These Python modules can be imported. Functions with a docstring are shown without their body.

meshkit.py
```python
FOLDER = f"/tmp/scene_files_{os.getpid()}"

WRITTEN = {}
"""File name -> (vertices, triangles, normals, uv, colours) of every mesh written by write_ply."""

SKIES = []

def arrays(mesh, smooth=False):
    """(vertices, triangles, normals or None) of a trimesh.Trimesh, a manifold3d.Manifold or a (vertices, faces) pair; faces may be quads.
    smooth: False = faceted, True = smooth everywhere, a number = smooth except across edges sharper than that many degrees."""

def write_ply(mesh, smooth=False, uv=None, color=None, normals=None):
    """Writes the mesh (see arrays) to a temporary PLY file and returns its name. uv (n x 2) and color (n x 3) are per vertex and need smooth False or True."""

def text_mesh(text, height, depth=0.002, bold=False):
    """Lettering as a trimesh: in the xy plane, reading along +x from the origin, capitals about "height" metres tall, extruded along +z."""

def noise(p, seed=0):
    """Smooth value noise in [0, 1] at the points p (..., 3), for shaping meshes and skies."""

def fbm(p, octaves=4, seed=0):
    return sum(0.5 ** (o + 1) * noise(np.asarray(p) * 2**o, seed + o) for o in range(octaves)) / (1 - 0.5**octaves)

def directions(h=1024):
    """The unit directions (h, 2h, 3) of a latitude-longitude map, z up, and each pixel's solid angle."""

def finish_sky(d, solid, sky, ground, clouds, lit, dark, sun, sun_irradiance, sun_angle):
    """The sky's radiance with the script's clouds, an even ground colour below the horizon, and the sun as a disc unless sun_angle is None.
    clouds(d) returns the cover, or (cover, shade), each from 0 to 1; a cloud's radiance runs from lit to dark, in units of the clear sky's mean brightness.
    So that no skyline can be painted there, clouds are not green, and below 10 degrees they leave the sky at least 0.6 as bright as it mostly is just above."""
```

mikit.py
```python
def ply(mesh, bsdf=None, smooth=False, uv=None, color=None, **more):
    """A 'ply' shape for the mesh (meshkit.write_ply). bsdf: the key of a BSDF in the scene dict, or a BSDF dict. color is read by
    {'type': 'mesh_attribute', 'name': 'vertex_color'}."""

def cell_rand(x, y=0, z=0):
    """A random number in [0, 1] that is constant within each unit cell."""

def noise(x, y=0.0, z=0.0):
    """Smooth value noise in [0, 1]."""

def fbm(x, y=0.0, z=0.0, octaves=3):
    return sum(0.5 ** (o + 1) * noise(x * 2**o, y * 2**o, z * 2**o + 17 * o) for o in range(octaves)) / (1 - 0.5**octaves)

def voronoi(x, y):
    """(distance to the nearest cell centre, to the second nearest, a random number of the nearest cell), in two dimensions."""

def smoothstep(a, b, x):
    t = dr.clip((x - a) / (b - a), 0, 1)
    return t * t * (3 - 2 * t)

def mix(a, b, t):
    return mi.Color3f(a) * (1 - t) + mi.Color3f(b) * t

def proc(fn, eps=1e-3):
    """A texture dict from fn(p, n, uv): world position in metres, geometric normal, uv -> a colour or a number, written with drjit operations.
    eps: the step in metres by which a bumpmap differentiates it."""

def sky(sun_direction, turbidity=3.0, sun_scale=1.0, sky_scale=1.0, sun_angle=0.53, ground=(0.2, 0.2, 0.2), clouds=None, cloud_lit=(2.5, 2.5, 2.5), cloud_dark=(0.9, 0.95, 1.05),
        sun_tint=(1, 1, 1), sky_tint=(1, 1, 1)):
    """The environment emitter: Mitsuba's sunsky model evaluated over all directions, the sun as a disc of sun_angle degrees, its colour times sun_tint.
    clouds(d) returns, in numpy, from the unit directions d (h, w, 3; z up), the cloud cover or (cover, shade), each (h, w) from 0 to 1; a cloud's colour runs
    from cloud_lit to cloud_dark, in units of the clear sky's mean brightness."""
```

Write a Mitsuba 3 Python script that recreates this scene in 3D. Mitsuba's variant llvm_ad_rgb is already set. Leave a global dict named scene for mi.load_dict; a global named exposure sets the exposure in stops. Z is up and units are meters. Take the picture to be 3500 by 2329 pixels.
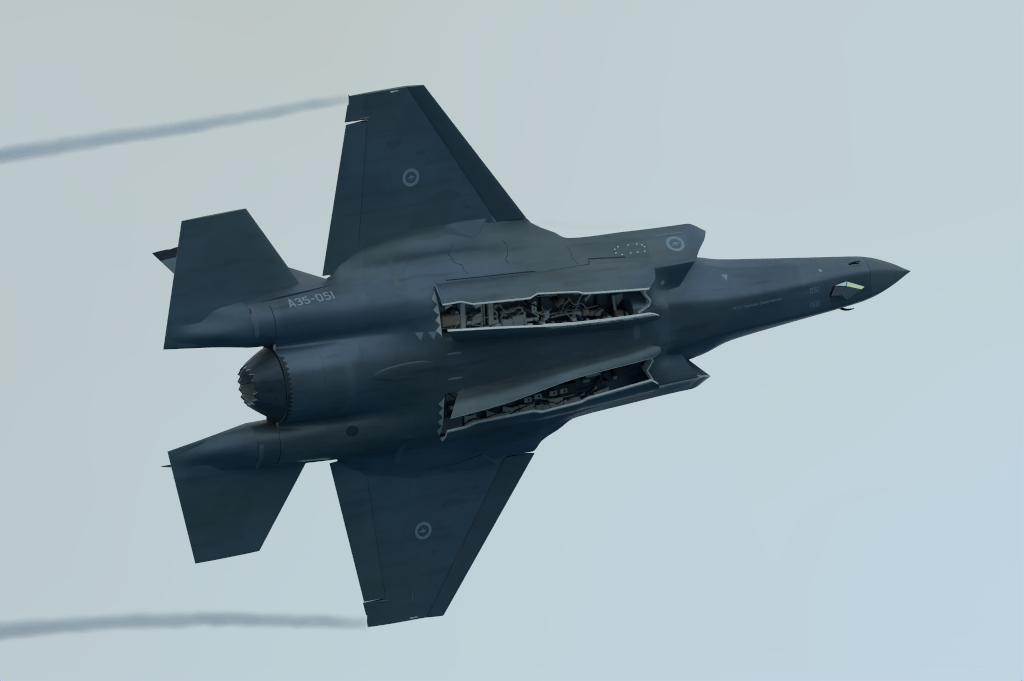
import math
import numpy as np
import trimesh
import manifold3d as m3
import shapely
from shapely.geometry import Polygon, LineString, Point
from shapely import affinity
from scipy.interpolate import PchipInterpolator
import mitsuba as mi
import drjit as dr
import mikit
import meshkit

# ------------------------------------------------------------------ camera, sky, exposure
ELEV = math.radians(20.0)
DIST = 500.0
CAM = np.array([0.0, 0.0, 1.7])
RGT = np.array([1.0, 0.0, 0.0])
FWD = np.array([0.0, math.cos(ELEV), math.sin(ELEV)])
UPV = np.array([0.0, -math.sin(ELEV), math.cos(ELEV)])
FOV = 2 * math.degrees(math.atan(1750.0 / (178.0 * DIST)))
exposure = 1.3


def sky_clouds(d):
    az = np.degrees(np.arctan2(d[..., 0], d[..., 1]))
    el = np.degrees(np.arcsin(np.clip(d[..., 2], -1, 1)))
    soft = meshkit.fbm(np.stack([az * 0.55 + 3.3, el * 0.9 + 1.7, az * 0 + 0.5], -1), 3, 5)
    wide = meshkit.fbm(np.stack([d[..., 0] * 2.5, d[..., 1] * 2.5, d[..., 2] * 4 + 2.0], -1), 3, 2)
    # a layer of thin overcast: a greyer veil higher up, thinner and bluer below
    q = (el - 20.0) * 0.8 - az * 0.32
    fine = meshkit.fbm(np.stack([az * 2.2 + 9.1, el * 2.8 + 4.4, az * 0 + 2.5], -1), 2, 9)
    shade = 0.5 + 0.30 * (fine - 0.5) + 0.36 * np.tanh(q / 0.75) + 0.9 * (soft - 0.5) + 0.2 * (wide - 0.5)
    thin = 0.10 * (0.5 - 0.5 * np.tanh((az + 0.35 - 0.4 * (el - 20)) / 0.8)) * (0.6 + 0.8 * soft)
    cover = 1.0 - thin - 0.35 * np.clip((el - 38) / 40, 0, 1) * (0.5 + wide)
    return cover, shade


scene, labels = {}, {}
scene["camera"] = {"type": "perspective", "fov": FOV, "fov_axis": "x", "near_clip": 1.0, "far_clip": 5000.0,
                   "to_world": mi.ScalarTransform4f().look_at(origin=CAM.tolist(), target=(CAM + FWD).tolist(), up=UPV.tolist())}
scene["sky"] = mikit.sky([-0.85, 0.40, 0.35], turbidity=3, sun_scale=0.1, sun_angle=20, ground=(0.032, 0.095, 0.142), clouds=sky_clouds,
                         cloud_lit=(3.20, 4.00, 4.50), cloud_dark=(3.30, 3.62, 3.52))

# ------------------------------------------------------------------ where the jet flies: body axes (aft, starboard, up) -> world
_r1 = np.array([108.5, 4.1, -50.6]); _r1 /= np.linalg.norm(_r1)
_r2 = np.array([19.0, -114.0, 31.5]); _r2 -= _r1 * (_r1 @ _r2); _r2 /= np.linalg.norm(_r2)
BANK = np.array([_r1, _r2, np.cross(_r1, _r2)]) * np.array([-1, -1, 1])
REF = np.array([8.0, 0, 0])
OFF = np.array([0.3955, 0.061, -DIST])
ATT = np.array([RGT, UPV, -FWD]).T @ BANK                      # attitude of the jet in the world
POS = CAM + np.array([RGT, UPV, -FWD]).T @ OFF - ATT @ REF


def W(p):
    return np.asarray(p, float) @ ATT.T + POS


def body_coords(p):
    q = [p.x - float(POS[0]), p.y - float(POS[1]), p.z - float(POS[2])]
    return [sum(float(ATT[i, j]) * q[i] for i in range(3)) for j in range(3)]


# ------------------------------------------------------------------ materials
def paint(name, col, rough, amp=0.10, metallic=0.0, spec=0.5, streak=0.0, hue=0.0):
    def fn(p, n, uv):
        x, y, z = body_coords(p)
        big = mikit.fbm(x * 0.9, y * 1.3, z * 1.3, 3)
        fine = mikit.noise(x * 6.0, y * 11.0, z * 11.0)
        cell = mikit.cell_rand(dr.floor(x * 1.15 + 0.4 * y), dr.floor(y * 1.6), dr.floor(z * 1.2))
        v = 1.0 + amp * (2.0 * (big - 0.5) + 0.35 * (fine - 0.5) + 0.45 * (cell - 0.5))
        v = v * (1.0 - streak * mikit.smoothstep(0.55, 0.85, mikit.fbm(x * 1.2, y * 9.0, z * 9.0, 2)))
        drift = mikit.smoothstep(0.32, 0.68, mikit.fbm(x * 0.55 + 7.0, y * 0.8, z * 0.8 + 3.0, 2))
        tone = mi.Color3f(1 + hue * (0.5 - drift), 1.0, 1 + 1.7 * hue * (drift - 0.5))
        return mi.Color3f(*[float(c) for c in col]) * v * tone
    scene[name] = {"type": "twosided", "bsdf": {"type": "principled", "base_color": mikit.proc(fn), "roughness": rough, "metallic": metallic, "specular": spec}}


def plain(name, col, rough=0.5, **kw):
    scene[name] = {"type": "twosided", "bsdf": {"type": "principled", "base_color": {"type": "rgb", "value": list(map(float, col))}, "roughness": rough, **kw}}


SKIN = (0.132, 0.184, 0.230)
paint("skin", SKIN, 0.40, 0.30, 0.42, 0.5, 0.20, 0.12)
paint("wing_skin", (0.128, 0.196, 0.240), 0.48, 0.22, 0.25, 0.5, 0.12, 0.08)
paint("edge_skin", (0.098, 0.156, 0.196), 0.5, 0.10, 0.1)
paint("radome_skin", (0.122, 0.166, 0.200), 0.45, 0.05, 0.1)
paint("bay_wall", (0.10, 0.14, 0.17), 0.6, 0.3)
paint("nozzle_outer", (0.058, 0.088, 0.118), 0.45, 0.2, 0.3, 0.5, 0.3)
paint("nozzle_alt", (0.080, 0.115, 0.150), 0.45, 0.2, 0.3, 0.5, 0.3)
paint("nozzle_inner_alt", (0.60, 0.66, 0.66), 0.6, 0.15)
paint("nozzle_inner", (0.76, 0.82, 0.80), 0.6, 0.15)
paint("bay_white", (0.86, 0.88, 0.87), 0.5, 0.06)
paint("bay_grey", (0.60, 0.65, 0.65), 0.55, 0.18)
paint("bay_dark", (0.07, 0.085, 0.10), 0.5, 0.2)
plain("bay_tan", (0.42, 0.36, 0.29), 0.5)
plain("pipe_metal", (0.62, 0.64, 0.65), 0.35, metallic=0.5)
plain("marking", (0.30, 0.43, 0.54), 0.6)
plain("marking_faint", (0.24, 0.34, 0.42), 0.6)
plain("serial_paint", (0.38, 0.48, 0.54), 0.6)
plain("seam_line", (0.015, 0.03, 0.045), 0.7)
plain("lamp_white", (0.85, 0.88, 0.88), 0.2)
plain("black_metal", (0.012, 0.018, 0.022), 0.35)
plain("grey_patch", (0.15, 0.205, 0.255), 0.45)
plain("dark_patch", (0.092, 0.145, 0.182), 0.5)
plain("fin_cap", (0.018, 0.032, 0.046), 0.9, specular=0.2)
plain("nozzle_gap", (0.03, 0.045, 0.06), 0.6)
plain("window_glint_green", (0.72, 0.80, 0.50), 0.12, metallic=1.0)  # bright tint stands in for sky reflected by this facet
plain("window_glint_blue", (0.55, 0.78, 0.80), 0.12, metallic=1.0)  # sky glint put into the colour of the second facet
plain("window_purple", (0.17, 0.18, 0.24), 0.25)

# ------------------------------------------------------------------ building helpers
JET = "fighter_jet"
counts = {}


def numbered(key):
    n = counts.get(key, -1) + 1
    counts[key] = n
    return key if n == 0 else f"{key}_{n:03d}"


def arr(mesh):
    if hasattr(mesh, "to_mesh"):
        m = mesh.to_mesh()
        return np.array(m.vert_properties[:, :3], float), np.array(m.tri_verts, int)
    if isinstance(mesh, tuple):
        return np.asarray(mesh[0], float), np.asarray(mesh[1], int)
    return np.array(mesh.vertices, float), np.array(mesh.faces, int)


def part(name, mesh, bsdf, parent=JET, smooth=30, label=None, **prop):
    """One entry of the scene under its holder, vertices given in body axes."""
    key = numbered(f"{parent}__{name}")
    v, f = arr(mesh)
    scene[key] = mikit.ply(trimesh.Trimesh(W(v), f, process=False), bsdf, smooth=smooth)
    if label:
        labels[key] = {"label": label}
    if prop:
        labels.setdefault(key, {}).update(prop)
    return key


def merge(*ms):
    vs, fs, n = [], [], 0
    for m in ms:
        v, f = arr(m)
        vs.append(v); fs.append(f + n); n += len(v)
    return np.vstack(vs), np.vstack(fs)


def man(mesh):
    v, f = arr(mesh)
    t = trimesh.Trimesh(v, f)
    t.merge_vertices()
    if t.volume < 0:
        t.invert()
    return m3.Manifold(m3.Mesh(vert_properties=np.asarray(t.vertices, np.float32), tri_verts=np.asarray(t.faces, np.uint32)))


def loft(rings):
    """Closed solid through rings (n, m, 3), flat fans at both ends."""
    rings = np.asarray(rings, float)
    n, m, _ = rings.shape
    v = rings.reshape(-1, 3)
    f = []
    j = np.arange(m)
    k = (j + 1) % m
    for i in range(n - 1):
        a, b = i * m + j, i * m + k
        c, d = a + m, b + m
        f += [np.stack([a, b, d], 1), np.stack([a, d, c], 1)]
    v = np.vstack([v, rings[0].mean(0), rings[-1].mean(0)])
    f += [np.stack([k, j, 0 * j + n * m], 1), np.stack([(n - 1) * m + j, (n - 1) * m + k, 0 * j + n * m + 1], 1)]
    t = trimesh.Trimesh(v, np.vstack(f), process=False)
    if t.volume < 0:
        t.invert()
    return t


def mirror(mesh):
    v, f = arr(mesh)
    return v * [1, -1, 1], f[:, ::-1]


def side(mesh, s):
    return arr(mesh) if s > 0 else mirror(mesh)


def prism(poly, z0, z1):
    t = trimesh.creation.extrude_polygon(Polygon(poly) if not isinstance(poly, Polygon) else poly, z1 - z0, engine="earcut")
    t.apply_translation([0, 0, z0])
    return t


def box(c, size, rot=None):
    """A box with chamfered edges; rot = (axis, degrees)."""
    h = np.array(size) / 2
    b = min(h) * 0.25
    pts = []
    for sx in (-1, 1):
        for sy in (-1, 1):
            for sz in (-1, 1):
                s = np.array([sx, sy, sz])
                for k in range(3):
                    d = np.full(3, b); d[k] = 0
                    pts.append(s * (h - d))
    t = trimesh.convex.convex_hull(np.array(pts))
    if rot is not None:
        t.apply_transform(trimesh.transformations.rotation_matrix(math.radians(rot[1]), rot[0]))
    t.apply_translation(c)
    return t


def tube(path, r, n=8, r1=None):
    path = np.asarray(path, float)
    rr = np.linspace(r, r if r1 is None else r1, len(path))
    t = np.gradient(path, axis=0)
    t /= np.linalg.norm(t, axis=1, keepdims=True)
    up = np.array([0.31, 0.42, 0.85])
    rings = []
    for p, d, q in zip(path, t, rr):
        a = np.cross(d, up); a /= np.linalg.norm(a)
        b = np.cross(d, a)
        ang = np.arange(n) * 2 * math.pi / n
        rings.append(p + q * (np.cos(ang)[:, None] * a + np.sin(ang)[:, None] * b))
    return loft(rings)


def bend(pts, n=16):
    pts = np.asarray(pts, float)
    s = np.r_[0, np.cumsum(np.linalg.norm(np.diff(pts, axis=0), axis=1))]
    return PchipInterpolator(s, pts)(np.linspace(0, s[-1], n))


def chaikin(p, times):
    """Corner cutting along axis -2, end points kept."""
    for _ in range(times):
        a, b = p[..., :-1, :], p[..., 1:, :]
        q = np.stack([0.75 * a + 0.25 * b, 0.25 * a + 0.75 * b], -2)
        q = q.reshape(*q.shape[:-3], -1, p.shape[-1])
        p = np.concatenate([p[..., :1, :], q[..., 1:-1, :], p[..., -1:, :]], -2)
    return p


def slab(grid, t, into):
    """Closed sheet of thickness t on a grid (n, m, 3) of points; 'into' says to which side it grows."""
    g = np.asarray(grid, float)
    du = np.gradient(g, axis=0); dv = np.gradient(g, axis=1)
    nn = np.cross(du, dv)
    nn /= np.linalg.norm(nn, axis=2, keepdims=True) + 1e-12
    if (nn.mean((0, 1)) @ np.asarray(into)) < 0:
        nn = -nn
    n, m, _ = g.shape
    a, b = g.reshape(-1, 3), (g + nn * t).reshape(-1, 3)
    idx = np.arange(n * m).reshape(n, m)
    q = np.stack([idx[:-1, :-1], idx[1:, :-1], idx[1:, 1:], idx[:-1, 1:]], -1).reshape(-1, 4)
    f = [q[:, [0, 1, 2]], q[:, [0, 2, 3]], q[:, [0, 2, 1]] + n * m, q[:, [0, 3, 2]] + n * m]
    rim = np.r_[idx[0, :-1], idx[:-1, -1], idx[-1, :0:-1], idx[:0:-1, 0]]
    nx = np.roll(rim, -1)
    f += [np.stack([rim, rim + n * m, nx], 1), np.stack([nx, rim + n * m, nx + n * m], 1)]
    t = trimesh.Trimesh(np.vstack([a, b]), np.vstack(f), process=False)
    if t.volume < 0:
        t.invert()
    return t


def polys_of(g):
    return [q for q in getattr(g, "geoms", [g]) if q.geom_type == "Polygon"]


# ------------------------------------------------------------------ fuselage: forebody
NOSE = -0.065
fx = np.array([NOSE, 0.05, 0.25, 0.5, 0.75, 1.05, 1.4, 2.08, 3.0, 3.9, 4.5, 5.0, 6.2])
fw = np.array([0.004, 0.065, 0.180, 0.298, 0.392, 0.462, 0.505, 0.582, 0.692, 0.82, 0.99, 1.06, 1.06])
fz = np.array([0, 0.005, 0.018, 0.038, 0.058, 0.082, 0.11, 0.17, 0.24, 0.28, 0.2, 0.18, 0.15])
fb = np.array([-0.004, -0.04, -0.11, -0.195, -0.265, -0.335, -0.40, -0.51, -0.62, -0.70, -0.74, -0.765, -0.80])
fr = np.array([0.002, 0.035, 0.105, 0.18, 0.235, 0.28, 0.31, 0.34, 0.36, 0.38, 0.42, 0.48, 0.52])
ft = np.array([0.004, 0.05, 0.14, 0.25, 0.35, 0.46, 0.57, 0.80, 1.10, 1.22, 1.18, 1.12, 1.05])
W_, Z_, B_, R_, T_ = [PchipInterpolator(fx, q) for q in (fw, fz, fb, fr, ft)]


def fore_ring(x):
    w, zc, zb, r, zt = W_(x), Z_(x), B_(x), R_(x), T_(x)
    low = np.array([[w, zc], [w * 0.985, zc - 0.12 * (zc - zb)], [w * 0.86 + 0.06 * r, zc - 0.45 * (zc - zb)], [r * 1.12, zb + 0.13 * (zc - zb)], [r * 0.9, zb + 0.035 * (zc - zb)], [r * 0.45, zb], [0, zb - 0.01 * (zc - zb)]])
    upp = np.array([[0, zt], [w * 0.45, zt * 0.98], [w * 0.72, zc + 0.55 * (zt - zc)], [w * 0.97, zc + 0.12 * (zt - zc)], [w, zc]])
    low, upp = chaikin(low, 4), chaikin(upp, 6)
    half = np.vstack([upp, low[1:]])                 # top centre -> chine -> keel
    ring = np.vstack([half, (half * [-1, 1])[::-1][1:-1]])
    return np.column_stack([np.full(len(ring), x), ring])


SEAM = 0.93
xs = NOSE + (SEAM - NOSE) * np.linspace(0, 1, 60) ** 1.4
radome = loft([fore_ring(x) for x in xs])
part("radome", radome, "radome_skin", smooth=60)
fore = loft([fore_ring(x) for x in np.linspace(SEAM + 0.006, 6.2, 150)])

# ------------------------------------------------------------------ fuselage: intakes, weapon bay section, engine section
ST = {
    3.9: [(1.32, .15), (1.27, .02), (1.23, -.10), (1.20, -.22), (1.17, -.40), (1.155, -.57), (1.15, -.60), (.9, -.53), (.632, -.45), (.5, -.5), (.3, -.5), (0, -.5)],
    4.189: [(1.472, .17), (1.40, .02), (1.34, -.11), (1.285, -.23), (1.22, -.40), (1.17, -.57), (1.155, -.60), (.9, -.535), (.632, -.45), (.5, -.51), (.3, -.53), (0, -.53)],
    4.566: [(1.669, .2), (1.50, -.02), (1.41, -.138), (1.32, -.255), (1.245, -.40), (1.185, -.54), (1.16, -.60), (.9, -.54), (.632, -.455), (.48, -.53), (.3, -.58), (0, -.6)],
    4.62: [(1.672, .2), (1.505, -.02), (1.413, -.14), (1.325, -.26), (1.247, -.41), (1.187, -.555), (1.161, -.605), (.9, -.541), (.632, -.457), (.477, -.537), (.3, -.59), (0, -.61)],
    4.8: [(1.678, .2), (1.52, -.035), (1.42, -.175), (1.345, -.28), (1.25, -.44), (1.19, -.585), (1.165, -.617), (.9, -.545), (.632, -.462), (.46, -.56), (.3, -.62), (0, -.64)],
    5.3: [(1.7, .19), (1.535, -.045), (1.435, -.185), (1.355, -.29), (1.265, -.445), (1.2, -.605), (1.17, -.645), (.9, -.58), (.632, -.51), (.46, -.70), (.3, -.745), (0, -.755)],
    5.9: [(1.735, .175), (1.58, -.05), (1.48, -.2), (1.4, -.31), (1.31, -.46), (1.22, -.62), (1.18, -.655), (.92, -.745), (.65, -.80), (.45, -.835), (.25, -.85), (0, -.855)],
    7.1: [(1.815, .14), (1.72, -.0), (1.62, -.16), (1.52, -.28), (1.42, -.43), (1.32, -.59), (1.24, -.67), (.95, -.78), (.65, -.82), (.45, -.85), (.25, -.865), (0, -.87)],
    7.46: [(1.995, .15), (1.83, .04), (1.7, -.12), (1.58, -.25), (1.44, -.43), (1.34, -.58), (1.25, -.67), (.95, -.78), (.66, -.822), (.46, -.85), (.25, -.865), (0, -.87)],
    7.807: [(2.171, .17), (1.98, .07), (1.80, -.07), (1.64, -.21), (1.47, -.42), (1.37, -.57), (1.27, -.67), (.97, -.785), (.68, -.825), (.47, -.853), (.25, -.868), (0, -.873)],
    7.99: [(2.36, .19), (2.1, .09), (1.88, -.05), (1.69, -.19), (1.5, -.40), (1.4, -.56), (1.29, -.67), (1.0, -.79), (.7, -.825), (.48, -.855), (.25, -.87), (0, -.875)],
    8.6: [(2.368, .20), (2.2, .12), (1.99, -.03), (1.77, -.14), (1.56, -.34), (1.44, -.52), (1.33, -.65), (1.02, -.79), (.72, -.828), (.49, -.857), (.25, -.872), (0, -.878)],
    9.3: [(2.56, .21), (2.36, .15), (2.12, .0), (1.88, -.08), (1.63, -.28), (1.5, -.47), (1.39, -.61), (1.05, -.79), (.75, -.83), (.5, -.86), (.25, -.875), (0, -.88)],
    10.4: [(2.55, .21), (2.36, .17), (2.13, .03), (1.93, -.03), (1.71, -.19), (1.56, -.39), (1.43, -.54), (1.14, -.69), (.88, -.73), (.55, -.80), (.28, -.86), (0, -.88)],
    11.3: [(2.44, .23), (2.28, .21), (2.08, .10), (1.9, .02), (1.75, -.12), (1.57, -.36), (1.32, -.53), (1.05, -.575), (.83, -.53), (.64, -.64), (.33, -.80), (0, -.865)],
    11.9: [(2.25, .265), (2.10, .245), (1.98, .17), (1.85, .06), (1.73, -.12), (1.565, -.355), (1.29, -.515), (1.03, -.53), (.81, -.44), (.65, -.6), (.36, -.76), (0, -.825)],
    12.12: [(1.815, .27), (1.813, .22), (1.80, .13), (1.775, .01), (1.70, -.13), (1.56, -.35), (1.285, -.508), (1.025, -.515), (.805, -.42), (.65, -.585), (.36, -.75), (0, -.81)],
    12.3: [(1.78, .26), (1.778, .15), (1.768, .07), (1.74, 0), (1.68, -.13), (1.56, -.35), (1.28, -.5), (1.02, -.5), (.8, -.40), (.68, -.58), (.40, -.78), (0, -.85)],
    13.54: [(1.665, .27), (1.67, .17), (1.665, .08), (1.64, 0), (1.60, -.12), (1.48, -.3), (1.24, -.40), (1.0, -.38), (.76, -.14), (.68, -.42), (.42, -.70), (0, -.79)],
}
sx = np.array(sorted(ST))
LOW = PchipInterpolator(sx, np.array([ST[x] for x in sx]))
TOP = PchipInterpolator([3.9, 6, 8, 10, 12, 13.54], [0.75, 0.95, 1.05, 1.0, 0.85, 0.62])


def mid_ring(x):
    low = chaikin(LOW(x), 3)
    y0, z0 = low[0]
    zt = float(TOP(x))
    u = np.array([[0, zt], [0.45, zt], [min(0.95, y0 * .6), zt * 0.9 + z0 * 0.1], [y0 * 0.8, z0 + 0.35 * (zt - z0)], [y0, z0]])
    rear = np.array([[0, .60], [.30, .57], [.50, .42], [.62, .20], [y0, z0]])
    k = float(np.clip((x - 12.4) / 0.9, 0, 1))
    upp = chaikin(u * (1 - k) + rear * k, 2)
    half = np.vstack([upp, low[1:]])
    ring = np.vstack([half, (half * [-1, 1])[::-1][1:-1]])
    return np.column_stack([np.full(len(ring), x), ring])


mid = man(loft([mid_ring(x) for x in np.r_[np.linspace(3.9, 8, 90), np.linspace(8.1, 13.54, 54)]]))


def both(pts):
    return pts + [(x, -y) for x, y in pts[::-1]]


lip_low = prism([(3.5, 2.2), (4.189, 2.2), (4.189, 1.47), (4.80, 1.166), (5.127, .632), (5.16, 0.02), (5.16, -0.02), (5.127, -.632), (4.80, -1.166), (4.189, -1.47), (4.189, -2.2), (3.5, -2.2)], -1.3, .172)
lip_upp = prism([(3.5, 2.2), (4.189, 2.2), (4.189, 1.47), (4.52, 1.155), (4.75, .8), (4.75, -.8), (4.52, -1.155), (4.189, -1.47), (4.189, -2.2), (3.5, -2.2)], .171, 1.3)
mid = mid - man(lip_low) - man(lip_upp)
for s in (1, -1):
    d0 = np.array([(1.58, .165), (1.38, -.10), (1.125, -.505), (.70, -.455), (.75, .3), (1.1, .45)])
    d1 = np.array([(1.40, .12), (1.25, -.10), (1.05, -.38), (.75, -.36), (.75, .3), (1.05, .38)])
    dn = np.array([(1.39, .155), (1.26, -.10), (1.10, -.52), (.70, -.42), (.75, .3), (1.0, .40)])
    rings = [np.column_stack([np.full(6, 3.8), dn * [.9, 1]]), np.column_stack([np.full(6, 4.189), dn])] + [np.column_stack([np.full(6, x), d0 + (d1 - d0) * t]) for x, t in ((4.6, 0.08), (5.72, 1))]
    mid = mid - man(side(loft(rings), s))

# weapon bays, one each side of the keel: their mouths are cut with a toothed front and rear edge
Hy = PchipInterpolator([5.7, 6.1, 6.9, 8.1, 9.84, 10.4], [1.31, 1.345, 1.41, 1.455, 1.55, 1.57])     # outer hinge line
Hz = PchipInterpolator([5.7, 6.1, 6.9, 8.1, 9.84, 10.4], [-.43, -.42, -.41, -.42, -.44, -.45])
Iy = PchipInterpolator([5.7, 6.07, 9.82, 10.4], [.23, .243, .49, .52])                                      # inner hinge line
Iz = PchipInterpolator([5.7, 6.07, 9.82, 10.4], [-.86, -.862, -.845, -.84])
mouth = [(6.11, .40), (5.883, .511), (5.845, .612), (5.963, .784), (5.823, 1.009), (5.95, 1.2)]
mouth += [(x, float(Hy(x)) - 0.012) for x in np.linspace(6.1, 10.2, 14)]
mouth += [(10.26, 1.45), (10.26, .55)]
mouth += [(x, float(Iy(x)) + 0.02) for x in np.linspace(10.2, 6.2, 10)]
for s in (1, -1):
    mid = mid - man(side(prism(mouth, -1.4, -.16), s))
part("fuselage", mid, "skin", smooth=28)
part("forward_fuselage", fore, "skin", smooth=60)

# the two tail booms beside the engine
BO = {12.6: [(1.748, .3), (1.742, .1), (1.665, -.1), (1.51, -.34), (1.27, -.475), (1.0, -.475), (.82, -.36), (.8, .0), (.85, .4), (1.2, .5), (1.6, .48)],
      13.4: [(1.70, .3), (1.695, .1), (1.615, -.09), (1.49, -.295), (1.24, -.41), (1.0, -.39), (.80, -.22), (.77, .02), (.80, .36), (1.15, .45), (1.55, .45)],
      14.0: [(1.69, .29), (1.68, .12), (1.61, -.06), (1.45, -.22), (1.22, -.315), (1.0, -.29), (.82, -.14), (.775, .08), (.80, .32), (1.13, .40), (1.5, .40)]}
bx = np.array(sorted(BO))
BOOM = PchipInterpolator(bx, np.array([BO[x] for x in bx]))


def boom_ring(x, k=1.0, c=None):
    p = BOOM(min(x, 14.0))
    q = chaikin(np.vstack([p, p[:1]]), 2)[:-1]
    return np.column_stack([np.full(len(q), x), q])


for s in (1, -1):
    part("tail_boom", side(loft([boom_ring(x) for x in np.linspace(12.6, 13.99, 16)]), s), "skin", smooth=40)

# ------------------------------------------------------------------ wings with leading edge flaps and flaperons
ZW = 0.30


def wing_t(y, c):
    """Half thickness at span y and chord fraction c."""
    t = np.interp(y, [1.0, 2.4, 5.35], [0.30, 0.21, 0.085])
    return 0.5 * t * np.clip(2.6 * np.sqrt(np.maximum(c, 0) + 1e-4) * (1 - c) ** 0.75 * 1.15, 0, 1)


def x_le(y):
    return np.interp(y, [1.0, 1.814, 2.171, 2.378, 5.345], [6.95, 7.116, 7.807, 7.985, 9.995])


def x_te(y):
    return np.interp(y, [1.0, 1.866, 5.345], [12.48, 12.281, 11.532])


def x_h1(y):      # hinge of the leading edge flap
    return x_le(y) + np.interp(y, [2.37, 5.345], [0.60, 0.34])


def x_h2(y):      # hinge of the flaperon
    return x_te(y) - np.interp(y, [1.86, 4.85], [0.74, 0.46])


def panel(ys, xa, xb, hinge=None, droop=0.0, nx=15, z0=ZW, gap=0.0):
    rings = []
    for y in ys:
        a, b = float(xa(y)) + gap, float(xb(y)) - gap
        c = 0.5 - 0.5 * np.cos(np.linspace(0, math.pi, nx))
        xx = a + (b - a) * c
        cl, ct = float(x_le(y)), float(x_te(y))
        h = wing_t(y, (xx - cl) / (ct - cl))
        h = np.maximum(h, 0.004)
        low = np.column_stack([xx, np.full(nx, y), z0 - h])
        upp = np.column_stack([xx, np.full(nx, y), z0 + h])[::-1]
        r = np.vstack([low, upp])
        if hinge is not None:
            hx = float(hinge(y))
            d = r[:, 0] - hx
            r[:, 2] -= np.abs(d) * math.tan(math.radians(droop))
        rings.append(r)
    return loft(rings)


for s in (1, -1):
    wing = part("wing", side(merge(panel(np.linspace(1.3, 4.835, 24), lambda y: x_le(y) if y < 2.366 else x_h1(y), lambda y: x_h2(y) if y > 1.88 else x_te(y) - .2, nx=31),
                                   panel(np.linspace(4.835, 5.345, 6), x_h1, x_te, nx=31)), s), "wing_skin", smooth=25)
    part("leading_edge_flap", side(panel(np.linspace(2.379, 5.345, 16), x_le, x_h1, x_h1, 16.0, gap=0.008), s), "edge_skin", wing, smooth=25,
         label="darker drooped flap along the wing's front edge")
    part("flaperon", side(panel(np.linspace(1.885, 4.80, 16), x_h2, x_te, x_h2, 7.0, gap=0.006), s), "wing_skin", wing, smooth=25)

# ------------------------------------------------------------------ tailplanes and fins


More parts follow.
